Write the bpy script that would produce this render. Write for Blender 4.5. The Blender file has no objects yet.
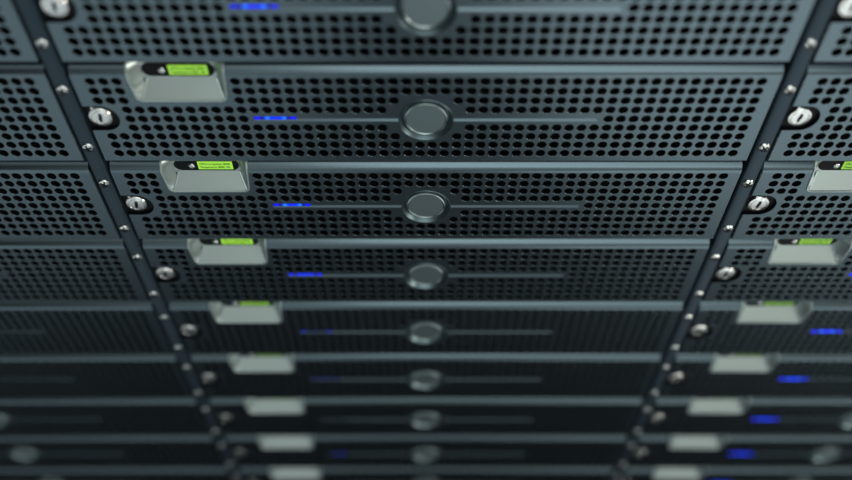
import bpy, bmesh, math, random
from mathutils import Vector, Matrix
from mathutils.geometry import delaunay_2d_cdt

PI = math.pi
S = bpy.context.scene
COL = S.collection

# ------------------------------------------------------------------ camera
CAM_Z = 1.85
CAM_D = 0.4107
TILT = math.radians(52.1)          # below the horizontal
cd = bpy.data.cameras.new('camera')
cam = bpy.data.objects.new('camera', cd)
COL.objects.link(cam)
cam.location = (0.0, -CAM_D, CAM_Z)
cam.rotation_euler = (PI / 2 - TILT, 0, 0)
cd.sensor_width = 36.0
cd.lens = 853.1 / 852.0 * 36.0
cd.clip_start = 0.01
cd.dof.use_dof = True
cd.dof.focus_distance = 0.612
cd.dof.aperture_fstop = 1.8
S.camera = cam

# ------------------------------------------------------------------ world: soft lobes of room light
W = bpy.data.worlds.new('room_light')
S.world = W
W.use_nodes = True
wn = W.node_tree
wn.nodes.clear()
wo = wn.nodes.new('ShaderNodeOutputWorld')
wb = wn.nodes.new('ShaderNodeBackground')
wn.links.new(wb.outputs[0], wo.inputs[0])
wtc = wn.nodes.new('ShaderNodeTexCoord')


def lobe(direction, lo, hi, color, strength, side=None):
    d = Vector(direction).normalized()
    dp = wn.nodes.new('ShaderNodeVectorMath')
    dp.operation = 'DOT_PRODUCT'
    wn.links.new(wtc.outputs['Generated'], dp.inputs[0])
    dp.inputs[1].default_value = d
    mr = wn.nodes.new('ShaderNodeMapRange')
    mr.interpolation_type = 'SMOOTHSTEP'
    mr.inputs['From Min'].default_value = lo
    mr.inputs['From Max'].default_value = hi
    wn.links.new(dp.outputs['Value'], mr.inputs['Value'])
    fac = mr.outputs[0]
    if side:                       # fades out to the left and right
        sx = wn.nodes.new('ShaderNodeSeparateXYZ')
        wn.links.new(wtc.outputs['Generated'], sx.inputs[0])
        ab = wn.nodes.new('ShaderNodeMath')
        ab.operation = 'ABSOLUTE'
        wn.links.new(sx.outputs[0], ab.inputs[0])
        m2 = wn.nodes.new('ShaderNodeMapRange')
        m2.interpolation_type = 'SMOOTHSTEP'
        m2.inputs['From Min'].default_value = side[0]
        m2.inputs['From Max'].default_value = side[1]
        m2.inputs['To Min'].default_value = 1.0
        m2.inputs['To Max'].default_value = 0.0
        wn.links.new(ab.outputs[0], m2.inputs['Value'])
        mu = wn.nodes.new('ShaderNodeMath')
        mu.operation = 'MULTIPLY'
        wn.links.new(fac, mu.inputs[0])
        wn.links.new(m2.outputs[0], mu.inputs[1])
        fac = mu.outputs[0]
    sc = wn.nodes.new('ShaderNodeVectorMath')
    sc.operation = 'SCALE'
    sc.inputs[0].default_value = [c * strength for c in color]
    wn.links.new(fac, sc.inputs['Scale'])
    return sc.outputs[0]


LOBES = [
    ((0.42, -0.79, -0.43), 0.905, 0.965, (0.94, 1.0, 1.0), 1.12),   # right of the aisle
    ((-0.42, -0.79, -0.42), 0.905, 0.955, (0.90, 1.0, 1.03), 0.60), # left of the aisle
    ((0.0, -0.75, -0.66), 0.90, 1.0, (0.92, 1.0, 1.03), 0.06),      # low ahead
    ((0.0, -0.95, 0.25), 0.86, 0.98, (0.93, 1.0, 0.98), 0.52, (0.33, 0.43)),      # straight ahead
    ((0.50, -0.80, 0.33), 0.92, 0.99, (1.0, 0.98, 0.88), 0.32),     # ahead, right
    ((-0.15, -0.45, 0.88), 0.84, 1.0, (0.96, 1.0, 0.97), 0.60),     # ahead and up
]
acc = None
for l in LOBES:
    o = lobe(*l)
    if acc is None:
        acc = o
    else:
        a = wn.nodes.new('ShaderNodeVectorMath')
        a.operation = 'ADD'
        wn.links.new(acc, a.inputs[0])
        wn.links.new(o, a.inputs[1])
        acc = a.outputs[0]
a = wn.nodes.new('ShaderNodeVectorMath')
a.operation = 'ADD'
wn.links.new(acc, a.inputs[0])
a.inputs[1].default_value = (0.004, 0.006, 0.008)
wn.links.new(a.outputs[0], wb.inputs['Color'])
wb.inputs['Strength'].default_value = 1.0


def area(name, loc, target, size, power, color, spread=PI):
    d = bpy.data.lights.new(name, 'AREA')
    d.shape = 'RECTANGLE'
    d.size, d.size_y = size
    d.energy = power
    d.color = color
    d.spread = spread
    o = bpy.data.objects.new(name, d)
    COL.objects.link(o)
    o.location = loc
    o.rotation_euler = (Vector(target) - Vector(loc)).to_track_quat('-Z', 'Y').to_euler()
    return o


# the strip lamp over the aisle
area('aisle_lamp', (0.30, -1.10, 2.40), (0.10, 0.0, 1.25), (1.1, 1.1), 5.0, (0.92, 1.0, 0.99))
area('right_fill_lamp', (2.2, -1.3, 1.75), (0.3, 0.0, 1.25), (0.8, 0.8), 15.0, (1.0, 0.97, 0.88))  # unseen warm fill, added to brighten the silver pockets on the right

VS = S.view_settings
S.display_settings.display_device = 'sRGB'
VS.view_transform = 'Standard'
VS.look = 'None'
VS.exposure = 0.0
VS.gamma = 1.0
VS.use_curve_mapping = False

# ------------------------------------------------------------------ materials


def principled(name, color, metallic=0.0, rough=0.5, spec=0.5):
    m = bpy.data.materials.new(name)
    m.use_nodes = True
    b = m.node_tree.nodes['Principled BSDF']
    b.inputs['Base Color'].default_value = (*color, 1)
    b.inputs['Metallic'].default_value = metallic
    b.inputs['Roughness'].default_value = rough
    b.inputs['Specular IOR Level'].default_value = spec
    return m


def grain(m, scale, r0, r1, stretch=(1, 1, 1), bump=0.0):
    """procedural grain in the roughness (and a touch of bump)"""
    nt = m.node_tree
    b = nt.nodes['Principled BSDF']
    tc = nt.nodes.new('ShaderNodeTexCoord')
    mp = nt.nodes.new('ShaderNodeMapping')
    mp.inputs['Scale'].default_value = stretch
    nz = nt.nodes.new('ShaderNodeTexNoise')
    nz.inputs['Scale'].default_value = scale
    nz.inputs['Detail'].default_value = 3
    nt.links.new(tc.outputs['Object'], mp.inputs['Vector'])
    nt.links.new(mp.outputs[0], nz.inputs['Vector'])
    mr = nt.nodes.new('ShaderNodeMapRange')
    mr.inputs['To Min'].default_value = r0
    mr.inputs['To Max'].default_value = r1
    nt.links.new(nz.outputs['Fac'], mr.inputs['Value'])
    nt.links.new(mr.outputs[0], b.inputs['Roughness'])
    if bump:
        bp = nt.nodes.new('ShaderNodeBump')
        bp.inputs['Strength'].default_value = bump
        bp.inputs['Distance'].default_value = 0.0002
        nt.links.new(nz.outputs['Fac'], bp.inputs['Height'])
        nt.links.new(bp.outputs[0], b.inputs['Normal'])
    return m


M_BEZEL = grain(principled('blue_grey_painted_metal', (0.140, 0.190, 0.214), 0.98, 0.24), 900, 0.21, 0.26)
M_WELL = grain(principled('satin_blue_grey_metal', (0.17, 0.23, 0.25), 0.95, 0.38), 900, 0.34, 0.42)
M_CHASSIS = principled('black_chassis_metal', (0.004, 0.005, 0.006), 0.0, 0.8, 0.1)
M_DARK = principled('black_plastic', (0.004, 0.005, 0.006), 0.0, 0.4, 0.15)
M_SILVER = grain(principled('satin_silver_plastic', (0.53, 0.61, 0.59), 0.75, 0.32), 700, 0.28, 0.35)
M_DISC = grain(principled('brushed_grey_metal', (0.235, 0.30, 0.315), 0.9, 0.36), 60, 0.30, 0.42, stretch=(60, 1, 2))
M_RIM = principled('polished_grey_rim', (0.50, 0.57, 0.56), 1.0, 0.25)
M_CHROME = grain(principled('bright_nickel', (0.80, 0.82, 0.79), 1.0, 0.22), 300, 0.16, 0.28)
M_POST = grain(principled('dark_blue_rack_steel', (0.026, 0.046, 0.064), 0.5, 0.30), 400, 0.27, 0.34)
M_FLOOR = grain(principled('grey_raised_floor', (0.05, 0.055, 0.06), 0.0, 0.5), 30, 0.4, 0.6)


def lcd_material():
    m = bpy.data.materials.new('green_backlit_display')
    m.use_nodes = True
    nt = m.node_tree
    b = nt.nodes['Principled BSDF']
    oi = nt.nodes.new('ShaderNodeObjectInfo')
    b.inputs['Base Color'].default_value = (0.04, 0.10, 0.01, 1)
    b.inputs['Roughness'].default_value = 0.3
    tc = nt.nodes.new('ShaderNodeTexCoord')
    nz = nt.nodes.new('ShaderNodeTexNoise')
    nz.inputs['Scale'].default_value = 90
    nt.links.new(tc.outputs['Object'], nz.inputs['Vector'])
    mr = nt.nodes.new('ShaderNodeMapRange')
    mr.inputs['To Min'].default_value = 0.85
    mr.inputs['To Max'].default_value = 1.1
    nt.links.new(nz.outputs['Fac'], mr.inputs['Value'])
    sep = nt.nodes.new('ShaderNodeSeparateColor')
    nt.links.new(oi.outputs['Color'], sep.inputs[0])
    mu = nt.nodes.new('ShaderNodeMath')
    mu.operation = 'MULTIPLY'
    nt.links.new(mr.outputs[0], mu.inputs[0])
    nt.links.new(sep.outputs[0], mu.inputs[1])
    b.inputs['Emission Color'].default_value = (0.30, 0.64, 0.05, 1)
    nt.links.new(mu.outputs[0], b.inputs['Emission Strength'])
    return m


def led_material():
    """blue light bar: lit ends, two cyan points and a blue middle; the object colour dims
    ends (r), middle (g) and points (b)"""
    m = bpy.data.materials.new('blue_light_bar')
    m.use_nodes = True
    nt = m.node_tree
    b = nt.nodes['Principled BSDF']
    b.inputs['Base Color'].default_value = (0.004, 0.006, 0.02, 1)
    b.inputs['Specular IOR Level'].default_value = 0.15
    b.inputs['Roughness'].default_value = 0.5
    tc = nt.nodes.new('ShaderNodeTexCoord')
    sx = nt.nodes.new('ShaderNodeSeparateXYZ')
    nt.links.new(tc.outputs['Generated'], sx.inputs[0])
    oi = nt.nodes.new('ShaderNodeObjectInfo')
    sc = nt.nodes.new('ShaderNodeSeparateColor')
    nt.links.new(oi.outputs['Color'], sc.inputs[0])

    def ramp(stops):
        r = nt.nodes.new('ShaderNodeValToRGB')
        e = r.color_ramp.elements
        while len(e) > 1:
            e.remove(e[-1])
        e[0].position, e[0].color = stops[0][0], (*stops[0][1], 1)
        for p, c in stops[1:]:
            n = e.new(p)
            n.color = (*c, 1)
        nt.links.new(sx.outputs['X'], r.inputs[0])
        return r.outputs['Color']
    K = (0, 0, 0)
    B = (0.0, 0.004, 1.0)
    C = (0.01, 0.22, 0.5)
    ends = ramp([(0, (0, 0, .3)), (0.06, B), (0.12, B), (0.22, K), (0.80, K), (0.90, B), (0.96, B), (1, (0, 0, .4))])
    mid = ramp([(0, K), (0.20, K), (0.30, (0, .022, 1)), (0.72, (0, .022, 1)), (0.82, K), (1, K)])
    pts = ramp([(0, K), (0.24, K), (0.32, C), (0.40, K), (0.64, K), (0.71, C), (0.78, K), (1, K)])
    tot = None
    for src, ch in ((ends, 0), (mid, 1), (pts, 2)):
        v = nt.nodes.new('ShaderNodeVectorMath')
        v.operation = 'SCALE'
        nt.links.new(src, v.inputs[0])
        nt.links.new(sc.outputs[ch], v.inputs['Scale'])
        if tot is None:
            tot = v.outputs[0]
        else:
            ad = nt.nodes.new('ShaderNodeVectorMath')
            nt.links.new(tot, ad.inputs[0])
            nt.links.new(v.outputs[0], ad.inputs[1])
            tot = ad.outputs[0]
    nt.links.new(tot, b.inputs['Emission Color'])
    b.inputs['Emission Strength'].default_value = 1.25
    return m


M_LCD = lcd_material()
M_LED = led_material()
M_INK = principled('dark_green_display_ink', (0.01, 0.05, 0.004), 0.0, 0.5, 0.2)

# ------------------------------------------------------------------ helpers


def obj(name, bm, mats, parent=None, smooth=None):
    me = bpy.data.meshes.new(name)
    bm.normal_update()
    bm.to_mesh(me)
    bm.free()
    for m in (mats if isinstance(mats, (list, tuple)) else [mats]):
        me.materials.append(m)
    if smooth is not None:
        me.shade_smooth()
        me.set_sharp_from_angle(angle=math.radians(smooth))
    o = bpy.data.objects.new(name, me)
    COL.objects.link(o)
    o.parent = parent
    return o


def tag(o, label=None, cat=None, group=None, kind=None):
    for k, v in (('label', label), ('category', cat), ('group', group), ('kind', kind)):
        if v:
            o[k] = v
    return o


def box(bm, x0, x1, y0, y1, z0, z1, bevel=0.0, seg=2):
    r = bmesh.ops.create_cube(bm, size=1.0)
    vs = r['verts']
    for v in vs:
        v.co = Vector(((x0 + x1) / 2 + v.co.x * (x1 - x0), (y0 + y1) / 2 + v.co.y * (y1 - y0), (z0 + z1) / 2 + v.co.z * (z1 - z0)))
    if bevel:
        es = list({e for v in vs for e in v.link_edges})
        bmesh.ops.bevel(bm, geom=es, offset=bevel, segments=seg, affect='EDGES', profile=0.5)


def lathe(bm, cx, cz, prof, n=40, mat=0):
    """surface of revolution about the y axis through (cx, cz); prof = [(radius, y), ...]"""
    rings = []
    for r, y in prof:
        if r < 1e-7:
            rings.append([bm.verts.new((cx, y, cz))])
        else:
            rings.append([bm.verts.new((cx + r * math.cos(2 * PI * i / n), y, cz + r * math.sin(2 * PI * i / n))) for i in range(n)])
    for a, b in zip(rings, rings[1:]):
        for i in range(n):
            j = (i + 1) % n
            if len(a) == 1 and len(b) == 1:
                continue
            if len(a) == 1:
                f = bm.faces.new((a[0], b[i], b[j]))
            elif len(b) == 1:
                f = bm.faces.new((a[i], b[0], a[j]))
            else:
                f = bm.faces.new((a[i], b[i], b[j], a[j]))
            f.material_index = mat


def tube(bm, pts, r, n=6):
    pts = [Vector(p) for p in pts]
    rings = []
    for i, p in enumerate(pts):
        t = (pts[min(i + 1, len(pts) - 1)] - pts[max(i - 1, 0)]).normalized()
        up = Vector((0, 1, 0)) if abs(t.y) < 0.9 else Vector((1, 0, 0))
        u = t.cross(up).normalized()
        v = t.cross(u).normalized()
        rings.append([bm.verts.new(p + (u * math.cos(2 * PI * k / n) + v * math.sin(2 * PI * k / n)) * r) for k in range(n)])
    for a, b in zip(rings, rings[1:]):
        for k in range(n):
            bm.faces.new((a[k], a[(k + 1) % n], b[(k + 1) % n], b[k]))
    bm.faces.new(rings[0][::-1])
    bm.faces.new(rings[-1])


def plate(bm, outline, y0, y1, mat=0):
    """extruded flat shape: outline [(x, z)] counter-clockwise, front at y0, back at y1"""
    f = [bm.verts.new((x, y0, z)) for x, z in outline]
    b = [bm.verts.new((x, y1, z)) for x, z in outline]
    n = len(outline)
    fs = [bm.faces.new(f), bm.faces.new(b[::-1])]
    for i in range(n):
        fs.append(bm.faces.new((f[i], b[i], b[(i + 1) % n], f[(i + 1) % n])))
    for q in fs:
        q.material_index = mat
    return fs


def fix(bm):
    bmesh.ops.recalc_face_normals(bm, faces=bm.faces[:])


# ------------------------------------------------------------------ the setting
ROW_H = 0.0889
COL_W = 0.4637
TOP_Z = CAM_Z - 0.3510 + ROW_H      # top of the uppermost row's slot

bm = bmesh.new()
box(bm, -2.5, 2.5, -0.1, 1.0, -0.05, 0.0)
tag(obj('floor', bm, M_FLOOR), kind='structure')

bm = bmesh.new()
box(bm, -2.5, 2.5, 1.0, 1.1, 0.0, 2.6)
tag(obj('wall_back', bm, M_FLOOR), kind='structure')

# ------------------------------------------------------------------ server (local: x across, y into the rack, z up; origin at its base front)
H = ROW_H
HW = 0.2252
PITCH = 0.00834
HOLE_R = 0.00325
RB = 0.0092                          # radius of the rounded top edge
GAP = 0.0010
FACE_T = H - GAP - RB                # z where the flat face starts
FACE_B = 0.0030
SE = 0.0010                          # side chamfer
MID = H * (1 - 0.531)                # trim line height
ROWS = [H * (1 - (0.151 + 0.0917 * k)) for k in range(9)]
PX0, PX1 = -0.1881, -0.1272          # pocket opening
P_H = 0.0296
LOCK = (-0.2158, H * (1 - 0.512))
LP_R = 0.0110


def hole_on(row, i, side):
    """side -1 left, +1 right; i counts columns out from the centre"""
    if row in (2, 6) and i < 2:
        return False
    if row in (3, 5) and i < 3:
        return False
    if row == 4 and i < 14:
        return False
    if side < 0:
        if row <= 2 and 15 <= i <= 22:
            return False
        if row in (3, 4, 5) and i > 23:
            return False
    return True


def arc(cx, cz, r, a0, a1, n):
    return [(cx + r * math.cos(a0 + (a1 - a0) * k / n), cz + r * math.sin(a0 + (a1 - a0) * k / n)) for k in range(n + 1)]


def pocket_edge():
    """lower edge of the pocket opening from upper right to upper left, [(x, z)]"""
    zb = H - P_H
    c = 0.0042
    tp = 0.0013
    return ([(PX1, FACE_T)] + arc(PX1 - tp - c, zb + c, c, 0, -PI / 2, 5) + arc(PX0 + tp + c, zb + c, c, -PI / 2, -PI, 5) + [(PX0, FACE_T)])


BEV = [(0.0072 * (k / 10) ** 2.3, FACE_T + RB * k / 10) for k in range(11)]   # (y, z)


def make_bezel(parent):
    bm = bmesh.new()
    xl, xr = -HW + SE, HW - SE
    lz0, lz1 = LOCK[1] - LP_R, LOCK[1] + LP_R
    lock_arc = arc(-0.2140, LOCK[1], LP_R, PI / 2, -PI / 2, 14)
    outline = [(xl, FACE_B), (xr, FACE_B), (xr, FACE_T)] + pocket_edge() + [(xl, FACE_T), (xl, lz1)] + lock_arc + [(xl, lz0)]
    loops = [outline]
    loops.append(arc(0, MID, 0.0180, 0, 2 * PI * 47 / 48, 47))
    for s in (-1, 1):
        xa, xb = sorted((s * 0.0183, s * 0.1140))
        loops.append([(xa, MID - 0.0010), (xb, MID - 0.0010), (xb, MID + 0.0020), (xa, MID + 0.0020)])
    n_h = 18
    centres = []
    for r, z in enumerate(ROWS):
        for s in (-1, 1):
            for i in range(26):
                if hole_on(r, i, s):
                    centres.append((s * (i + 0.5) * PITCH, z))
    ch = 0.00012
    for x, z in centres:
        loops.append(arc(x, z, HOLE_R + ch, 0, 2 * PI * (n_h - 1) / n_h, n_h - 1))
    pts, edges = [], []
    for lp in loops:
        b = len(pts)
        pts += [Vector(p) for p in lp]
        edges += [(b + k, b + (k + 1) % len(lp)) for k in range(len(lp))]
    v, e, f, *_ = delaunay_2d_cdt(pts, edges, [], 1, 1e-7)
    bv = [bm.verts.new((p.x, 0, p.y)) for p in v]
    cuts = [(x, z, HOLE_R + ch) for x, z in centres] + [(0, MID, 0.0180)]
    for t in f:
        c = (v[t[0]] + v[t[1]] + v[t[2]]) / 3
        if any((c.x - x) ** 2 + (c.y - z) ** 2 < r * r for x, z, r in cuts):
            continue
        if 0.0183 < abs(c.x) < 0.1140 and MID - 0.0010 < c.y < MID + 0.0020:
            continue
        fc = bm.faces.new([bv[k] for k in t])
        if fc.calc_area() and (fc.verts[1].co - fc.verts[0].co).cross(fc.verts[2].co - fc.verts[0].co).y > 0:
            fc.normal_flip()
    # hole walls with a fine countersink
    for x, z in centres:
        prev = None
        rings = []
        for rr, y in ((HOLE_R + ch, 0.0), (HOLE_R, ch), (HOLE_R, 0.0022)):
            rings.append([bm.verts.new((px, y, pz)) for px, pz in arc(x, z, rr, 0, 2 * PI * (n_h - 1) / n_h, n_h - 1)])
        for q, (a_, b_) in enumerate(zip(rings, rings[1:])):
            for k in range(n_h):
                j = (k + 1) % n_h
                fc = bm.faces.new((a_[k], b_[k], b_[j], a_[j]))
                fc.material_index = q       # the countersink is painted, the bore is black
    # rounded top edge in two lengths, left and right of the pocket
    for x0, x1 in ((-HW, PX0), (PX1, HW)):
        sec = []
        for x in ([x0, x0 + SE, x1] if x0 == -HW else [x0, x1 - SE, x1]):
            side = (x in (-HW, HW))
            prof = [(0.0, FACE_T)] + BEV[1:] + [(0.03, BEV[-1][1])]
            if side:
                prof = [(y + SE if k < len(prof) - 1 else y, z - (SE if k > 2 else 0)) for k, (y, z) in enumerate(prof)]
            sec.append([bm.verts.new((x, y, z)) for y, z in prof])
        for a_, b_ in zip(sec, sec[1:]):
            for k in range(len(a_) - 1):
                bm.faces.new((a_[k], b_[k], b_[k + 1], a_[k + 1]))
    # sides, the left one interrupted by the lock recess
    for sx, spans in ((1, [(FACE_B, FACE_T)]), (-1, [(FACE_B, lz0), (lz1, FACE_T)])):
        for z0, z1 in spans:
            cols = [[bm.verts.new((sx * x, y, z)) for z in (z0, z1)] for x, y in ((HW - SE, 0), (HW, SE), (HW, 0.03))]
            for a_, b_ in zip(cols, cols[1:]):
                bm.faces.new((a_[0], a_[1], b_[1], b_[0]))
    # bottom edge
    prof = [(0.0, FACE_B), (0.0006, FACE_B - 0.0011), (0.002, FACE_B - 0.0014), (0.03, FACE_B - 0.0014)]
    r_ = [[bm.verts.new((x, y, z)) for y, z in prof] for x in (-HW + SE, HW - SE)]
    for k in range(len(prof) - 1):
        bm.faces.new((r_[0][k], r_[0][k + 1], r_[1][k + 1], r_[1][k]))
    fix(bm)
    # outward = toward -y on the flat face
    flat = [fc for fc in bm.faces if abs(fc.normal.y) > 0.99 and all(abs(v_.co.y) < 1e-6 for v_ in fc.verts)]
    if sum(fc.normal.y * fc.calc_area() for fc in flat) > 0:
        bmesh.ops.reverse_faces(bm, faces=bm.faces[:])
    return obj('bezel', bm, [M_BEZEL, M_CHASSIS], parent, 30)


def make_pocket(parent):
    bm = bmesh.new()
    I0, I1 = -0.1815, -0.1343
    J0, J1 = -0.1795, -0.1352
    DB = 0.0090
    HB = 0.0178                      # bottom of the back wall, measured from the top
    zb = H - P_H
    # matching stations down each side: front edge (x, y, z) -> inner edge
    front_l = [(PX0, y, z) for y, z in BEV[::-1]] + [(x, 0.0, z) for x, z in pocket_edge()[::-1][1:7]]
    front_r = [(PX1, y, z) for y, z in BEV[::-1]] + [(x, 0.0, z) for x, z in pocket_edge()[1:7]]

    def floor_x(side, t):
        a0, a1, b1 = (I0, J0, PX0 + 0.0040) if side < 0 else (I1, J1, PX1 - 0.0032)
        q = min(1.0, t / 0.12)
        return a0 + (a1 - a0) * q + (b1 - a1) * t

    def inner(side, z):
        xi = I0 if side < 0 else I1
        xb = (PX0 + 0.0040) if side < 0 else (PX1 - 0.0032)
        zB = H - HB
        if z >= zB:
            return (xi, DB, z)
        t = (zB - z) / (zB - zb)
        return (floor_x(side, t), DB * (1 - t), z)
    for side, fr in ((-1, front_l), (1, front_r)):
        # insert extra stations
        st = []
        for a_, b_ in zip(fr, fr[1:]):
            n = 4 if abs(a_[2] - b_[2]) > 0.006 else 1
            for k in range(n):
                st.append(tuple(a_[q] + (b_[q] - a_[q]) * k / n for q in range(3)))
        st.append(fr[-1])
        fv = [bm.verts.new(p) for p in st]
        iv = [bm.verts.new(inner(side, p[2])) for p in st]
        for k in range(len(st) - 1):
            if (fv[k].co - iv[k].co).length < 1e-6 and (fv[k + 1].co - iv[k + 1].co).length < 1e-6:
                continue
            bm.faces.new((fv[k], fv[k + 1], iv[k + 1], iv[k]))
    # back wall and sloping floor
    zB, zT = H - HB, BEV[-1][1]
    q = [bm.verts.new(p) for p in ((I0, DB, zT), (I1, DB, zT), (I1, DB, zB), (I0, DB, zB))]
    bm.faces.new(q)
    xb0, xb1 = PX0 + 0.0040, PX1 - 0.0032
    rows = []
    for t in (0, 0.06, 0.12, 0.3, 0.5, 0.75, 1.0):
        rows.append([bm.verts.new((floor_x(sd, t), DB * (1 - t), zB + (zb - zB) * t)) for sd in (-1, 1)])
    for a_, b_ in zip(rows, rows[1:]):
        bm.faces.new((a_[0], a_[1], b_[1], b_[0]))
    # rounded fillets where the side walls meet the sloping floor
    for xa, xb in ((J0, xb0), (J1, xb1)):
        tube(bm, [(xa, DB - 0.0002, zB), (xb, 0.0003, zb)], 0.0008, 8)
    # rolled rim round the opening
    rim = [(PX0, y, z) for y, z in BEV[::-1]] + [(x, 0.0, z) for x, z in pocket_edge()[::-1][1:-1]] + [(PX1, y, z) for y, z in BEV]
    tube(bm, [(x, y - 0.0001, z) for x, y, z in rim], 0.00075)
    fix(bm)
    p = obj('display_pocket', bm, M_SILVER, parent, 35)
    # black surround, a long rounded bar on the back wall
    s0, s1 = I0 + 0.0002, I1 - 0.0002
    zlo, zhi = H - 0.0164, H - 0.0055
    r = (zhi - zlo) / 2
    zc = (zlo + zhi) / 2
    out = arc(s1 - r, zc, r, -PI / 2, PI / 2, 12) + arc(s0 + r, zc, r, PI / 2, 3 * PI / 2, 12)
    bm = bmesh.new()
    plate(bm, out, DB - 0.0005, DB + 0.001)
    fix(bm)
    obj('display_surround', bm, M_DARK, p, 30)
    # select button
    bm = bmesh.new()
    lathe(bm, -0.1684, zc - 0.0004, [(0.0022, DB), (0.0022, DB - 0.0011), (0.0017, DB - 0.0016), (0, DB - 0.0018)], 20)
    fix(bm)
    tag(obj('select_button', bm, M_CHROME, p, 40), label='small round silver button beside the green display')
    # screen with its two lines of writing
    bm = bmesh.new()
    x0, x1, z0, z1 = -0.1640, -0.1391, H - 0.0150, H - 0.0071
    box(bm, x0, x1, DB - 0.0008, DB - 0.0002, z0, z1)
    for txt, z, w in (("CPU's in System: 8000", z1 - 0.0033, 0.0220), ('Temperature: 0000, VSL', z0 + 0.0013, 0.0220)):
        cu = bpy.data.curves.new('writing', 'FONT')
        cu.body = txt
        cu.size = 0.003
        cu.resolution_u = 2
        cu.offset = 0.00007
        to = bpy.data.objects.new('writing', cu)
        COL.objects.link(to)
        dg = bpy.context.evaluated_depsgraph_get()
        tm = bpy.data.meshes.new_from_object(to.evaluated_get(dg))
        bpy.data.objects.remove(to)
        bpy.data.curves.remove(cu)
        xs = [v_.co.x for v_ in tm.vertices]
        k = w / (max(xs) - min(xs))
        tmp = bmesh.new()
        tmp.from_mesh(tm)
        for v_ in tmp.verts:
            v_.co = Vector((x0 + 0.0014 + (v_.co.x - min(xs)) * k, DB - 0.00088, z + v_.co.y * 0.92))
        for fc in tmp.faces:
            fc.material_index = 1
        tm2 = bpy.data.meshes.new('t')
        tmp.to_mesh(tm2)
        tmp.free()
        bm.from_mesh(tm2)
        bpy.data.meshes.remove(tm2)
        bpy.data.meshes.remove(tm)
    scr = obj('screen', bm, [M_LCD, M_INK], p)
    tag(scr, label='green backlit screen with two lines of writing')
    return p, scr


def make_server():
    root = bpy.data.objects.new('rack_server', None)
    COL.objects.link(root)
    root.empty_display_size = 0.05
    bm = bmesh.new()
    box(bm, -0.219, 0.219, 0.0145, 0.50, 0.0022, H - 0.0018)
    obj('chassis', bm, M_CHASSIS, root)
    make_bezel(root)
    p, scr = make_pocket(root)
    # dished well and round button
    bm = bmesh.new()
    lathe(bm, 0, MID, [(0.0184, -0.0002), (0.0180, -0.0005), (0.0175, 0.0), (0.0152, 0.0038), (0, 0.0038)], 48)
    fix(bm)
    obj('button_well', bm, M_WELL, root, 30)
    bm = bmesh.new()
    lathe(bm, 0, MID, [(0.0145, 0.004), (0.0145, 0.0014), (0.0142, 0.0006), (0.0136, 0.0003), (0.0131, 0.0006), (0.0128, 0.0009), (0, 0.0009)], 48)
    fix(bm)
    for fc in bm.faces:
        r_ = math.hypot(fc.calc_center_median().x, fc.calc_center_median().z - MID)
        fc.material_index = 1 if 0.0131 < r_ < 0.0144 else 0
    tag(obj('round_button', bm, [M_DISC, M_RIM], root, 25), label='large round brushed grey button')
    # thin trim strips left and right of the button
    for s in (-1, 1):
        bm = bmesh.new()
        xs = sorted((s * 0.0183, s * 0.1140))
        prof = [(0.0, 0.0020), (0.0010, 0.0018), (0.0010, 0.0006), (0.0, -0.0010)]
        rr = [[bm.verts.new((x, y, MID + z)) for y, z in prof] for x in xs]
        for k in range(3):
            bm.faces.new((rr[0][k], rr[0][k + 1], rr[1][k + 1], rr[1][k]))
        for r_ in rr:
            bm.faces.new(r_)
        fix(bm)
        obj('trim_groove', bm, M_BEZEL, root, 20)
    bm = bmesh.new()
    box(bm, -0.1140, -0.0857, -0.0004, 0.0008, MID + 0.0009, MID + 0.0033, 0.0004, 1)
    led = tag(obj('status_light', bm, M_LED, root), label='short blue light bar')
    # lock
    bm = bmesh.new()
    out = [(-HW, LOCK[1] - LP_R)] + arc(-0.2140, LOCK[1], LP_R, -PI / 2, PI / 2, 16) + [(-HW, LOCK[1] + LP_R)]
    plate(bm, out, 0.0028, 0.012)
    n = len(out)
    f_ = [bm.verts.new((x, 0.0002, z)) for x, z in out]
    b_ = [bm.verts.new((x, 0.0028, z)) for x, z in out]
    for k in range(n - 1):
        bm.faces.new((f_[k], f_[k + 1], b_[k + 1], b_[k]))
    obj('lock_recess', bm, M_DARK, root, 30)
    bm = bmesh.new()
    lathe(bm, LOCK[0], LOCK[1], [(0.0079, 0.004), (0.0079, 0.0014), (0.0074, 0.0008), (0.0058, 0.0006), (0.0056, 0.0009), (0.0053, 0.0006), (0, 0.0004)], 36)
    box(bm, LOCK[0] - 0.0042, LOCK[0] - 0.0026, 0.0008, 0.003, LOCK[1] + 0.0072, LOCK[1] + 0.0093)
    fix(bm)
    lk = tag(obj('key_lock', bm, M_CHROME, root, 30), label='round nickel key lock in a black recess')
    bm = bmesh.new()
    out = [(-0.0009, -0.0035), (0.0009, -0.0035), (0.0009, -0.0008), (0.0014, 0.0), (0.0009, 0.0034), (-0.0009, 0.0034), (-0.0009, 0.0008), (-0.0013, 0.0)]
    ca, sa = math.cos(-0.10), math.sin(-0.10)
    out = [(LOCK[0] + x * ca - z * sa, LOCK[1] + x * sa + z * ca) for x, z in out]
    plate(bm, out, 0.00025, 0.001)
    fix(bm)
    obj('keyhole', bm, M_DARK, lk)
    return root


def children(o):
    return [c for c in ALL if c.parent == o]


proto = make_server()
ALL = list(S.objects)
tree = {o: [c for c in ALL if c.parent == o] for o in ALL}


def copy_tree(o, parent=None):
    c = o.copy()
    COL.objects.link(c)
    c.parent = parent
    for ch_ in tree[o]:
        copy_tree(ch_, c)
    return c


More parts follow.
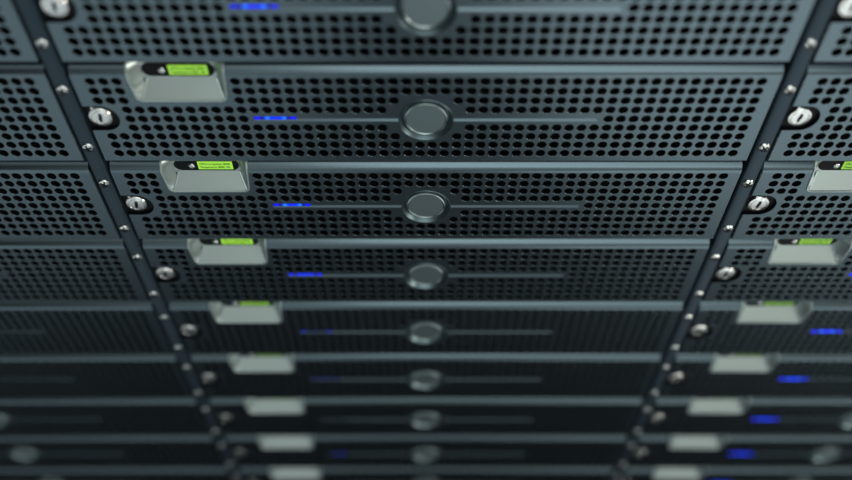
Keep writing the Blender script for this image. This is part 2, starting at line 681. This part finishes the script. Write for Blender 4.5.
ORD = ['topmost', 'second', 'third', 'fourth', 'fifth', 'sixth', 'seventh', 'eighth', 'ninth']
LABEL = {
    ('middle', 0): 'blue-grey perforated server at top of middle column, cut by the upper frame edge',
    ('middle', 1): 'server second from top in the middle column, whole green display and long blue light showing',
    ('middle', 2): 'sharpest server, third from top in the middle column, two lines legible on its green display',
    ('middle', 3): 'fourth server from top in the middle column, three-piece blue light above its trim line',
    ('middle', 4): 'fifth server from top in the middle column, blue light showing as two faint dots',
    ('middle', 5): 'sixth server from top in the middle column, holes nearly lost in blur, faint blue light',
    ('middle', 6): 'seventh server from top in the middle column, dark and blurred, its blue light unlit',
    ('middle', 7): 'eighth server from top in the middle column, the last with its round button in view',
    ('middle', 8): 'lowest server in the middle column, only its top edge and silver pocket in frame',
    ('left', 0): 'top left corner server, left of the post, perforations blurred',
    ('left', 1): 'left column server, second from top, perforated end beside the left post',
    ('left', 2): 'left column server, third from top, perforated end beside the left post',
    ('left', 3): 'left column server, fourth from top, dim perforated end beside the left post',
    ('left', 4): 'left column server, fifth from top, end of its trim line just in frame',
    ('left', 5): 'left column server, sixth from top, almost black with a faint trim line',
    ('left', 6): 'left column server, seventh from top, its round button glinting right at the frame edge',
    ('left', 7): 'left column server, eighth from top, whole round button glinting near bottom left',
    ('left', 8): 'lowest left column server, a black sliver along the bottom left edge',
    ('right', 0): 'top right corner server, right of the post, lock cut by the frame edge',
    ('right', 1): 'right column server, second from top, bright white key lock and holes beside the post',
    ('right', 2): 'right column server, third from top, white lock and half a silver pocket at frame edge',
    ('right', 3): 'right column server, fourth from top, whole cream pocket with thin green display',
    ('right', 4): 'right column server, fifth from top, pale blue light at the right frame edge',
    ('right', 5): 'right column server, sixth from top, blurred white pocket and blue light',
    ('right', 6): 'right column server, seventh from top, blurred pocket and blue light, button at frame edge',
    ('right', 7): 'right column server, eighth from top, deep blue light and glinting button near bottom right',
    ('right', 8): 'lowest right column server, only its top edge and pale pocket in frame',
}
LED = {   # ends, middle, points
    ('middle', 0): (0.9, 1.0, 0.9), ('middle', 1): (1.0, 1.0, 0.9), ('middle', 2): (1.0, 1.0, 1.0), ('middle', 3): (1.0, 1.0, 0.0),
    ('middle', 4): (0.35, 0.03, 0.0), ('middle', 5): (0.08, 0.08, 0.0), ('middle', 6): (0.0, 0.0, 0.0), ('middle', 7): (0.0, 0.22, 0.0),
    ('middle', 8): (0.05, 0.0, 0.0),
}
GREEN = [0.95, 0.92, 1.08, 1.0, 0.6, 0.22, 0.12, 0.08, 0.05]
first = True
for side, cx in (('left', -COL_W), ('middle', 0.0), ('right', COL_W)):
    for r in range(9):
        if first:
            s = proto
            first = False
        else:
            s = copy_tree(proto)
        s.location = (cx, 0.0, TOP_Z - (r + 1) * ROW_H)
        tag(s, LABEL[(side, r)], 'server', 'perforated servers in the three rack columns')
        for c in [o for o in S.objects if o.parent == s]:
            if c.name.startswith('status_light'):
                e, m_, p_ = LED.get((side, r), (1.7, 1.7, 1.0 if r <= 5 else 0.4))
                c.color = (e, m_, p_, 1)
            if c.name.startswith('display_pocket'):
                for g in [o for o in S.objects if o.parent == c]:
                    if g.name.startswith('screen'):
                        k = GREEN[r] * (0.75 if side == 'right' else 1.0)
                        g.color = (k, k, k, 1)

# ------------------------------------------------------------------ rack posts with their screws


def make_screw(x, z, parent, ang):
    bm = bmesh.new()
    lathe(bm, 0, 0, [(0.0041, 0.0), (0.0041, -0.0007), (0.0035, -0.0013), (0.0020, -0.0017), (0, -0.0018)], 24)
    fix(bm)
    # cross slot cut as dark inlays standing a hair proud of the dome
    for a_ in (0, PI / 2):
        b2 = bmesh.new()
        box(b2, -0.0027, 0.0027, -0.00190, -0.0012, -0.00065, 0.00065)
        bmesh.ops.rotate(b2, verts=b2.verts[:], cent=(0, 0, 0), matrix=Matrix.Rotation(a_, 3, 'Y'))
        for fc in b2.faces:
            fc.material_index = 1
        t = bpy.data.meshes.new('t')
        b2.to_mesh(t)
        b2.free()
        bm.from_mesh(t)
        bpy.data.meshes.remove(t)
    o = obj('screw', bm, [M_CHROME, M_DARK], parent, 30)
    o.location = (x, -0.0015, z)
    o.rotation_euler = (0, ang, 0)
    return o


random.seed(4)
screw0 = None
for side, px in (('left', -0.2314), ('right', 0.2314)):
    root = bpy.data.objects.new('rack_post', None)
    COL.objects.link(root)
    root.location = (px, 0, 0)
    tag(root, f'narrow dark blue steel rack post with bright screws, {side} of the middle server column', 'rack post', 'rack posts between the server columns')
    bm = bmesh.new()
    box(bm, -0.0053, 0.0053, -0.0015, 0.0400, 0.0, TOP_Z + 0.06, 0.0011, 2)
    obj('upright', bm, M_POST, root, 40)
    for r in range(9):
        for fr in (0.215, 0.80):
            z = TOP_Z - (r + fr) * ROW_H
            if screw0 is None:
                screw0 = make_screw(0, z, root, 0.4)
                tag(screw0, label='bright cross-head screw')
            else:
                c = screw0.copy()
                COL.objects.link(c)
                c.parent = root
                c.location = (0, -0.0015, z)
                c.rotation_euler = (0, random.uniform(0, PI), 0)
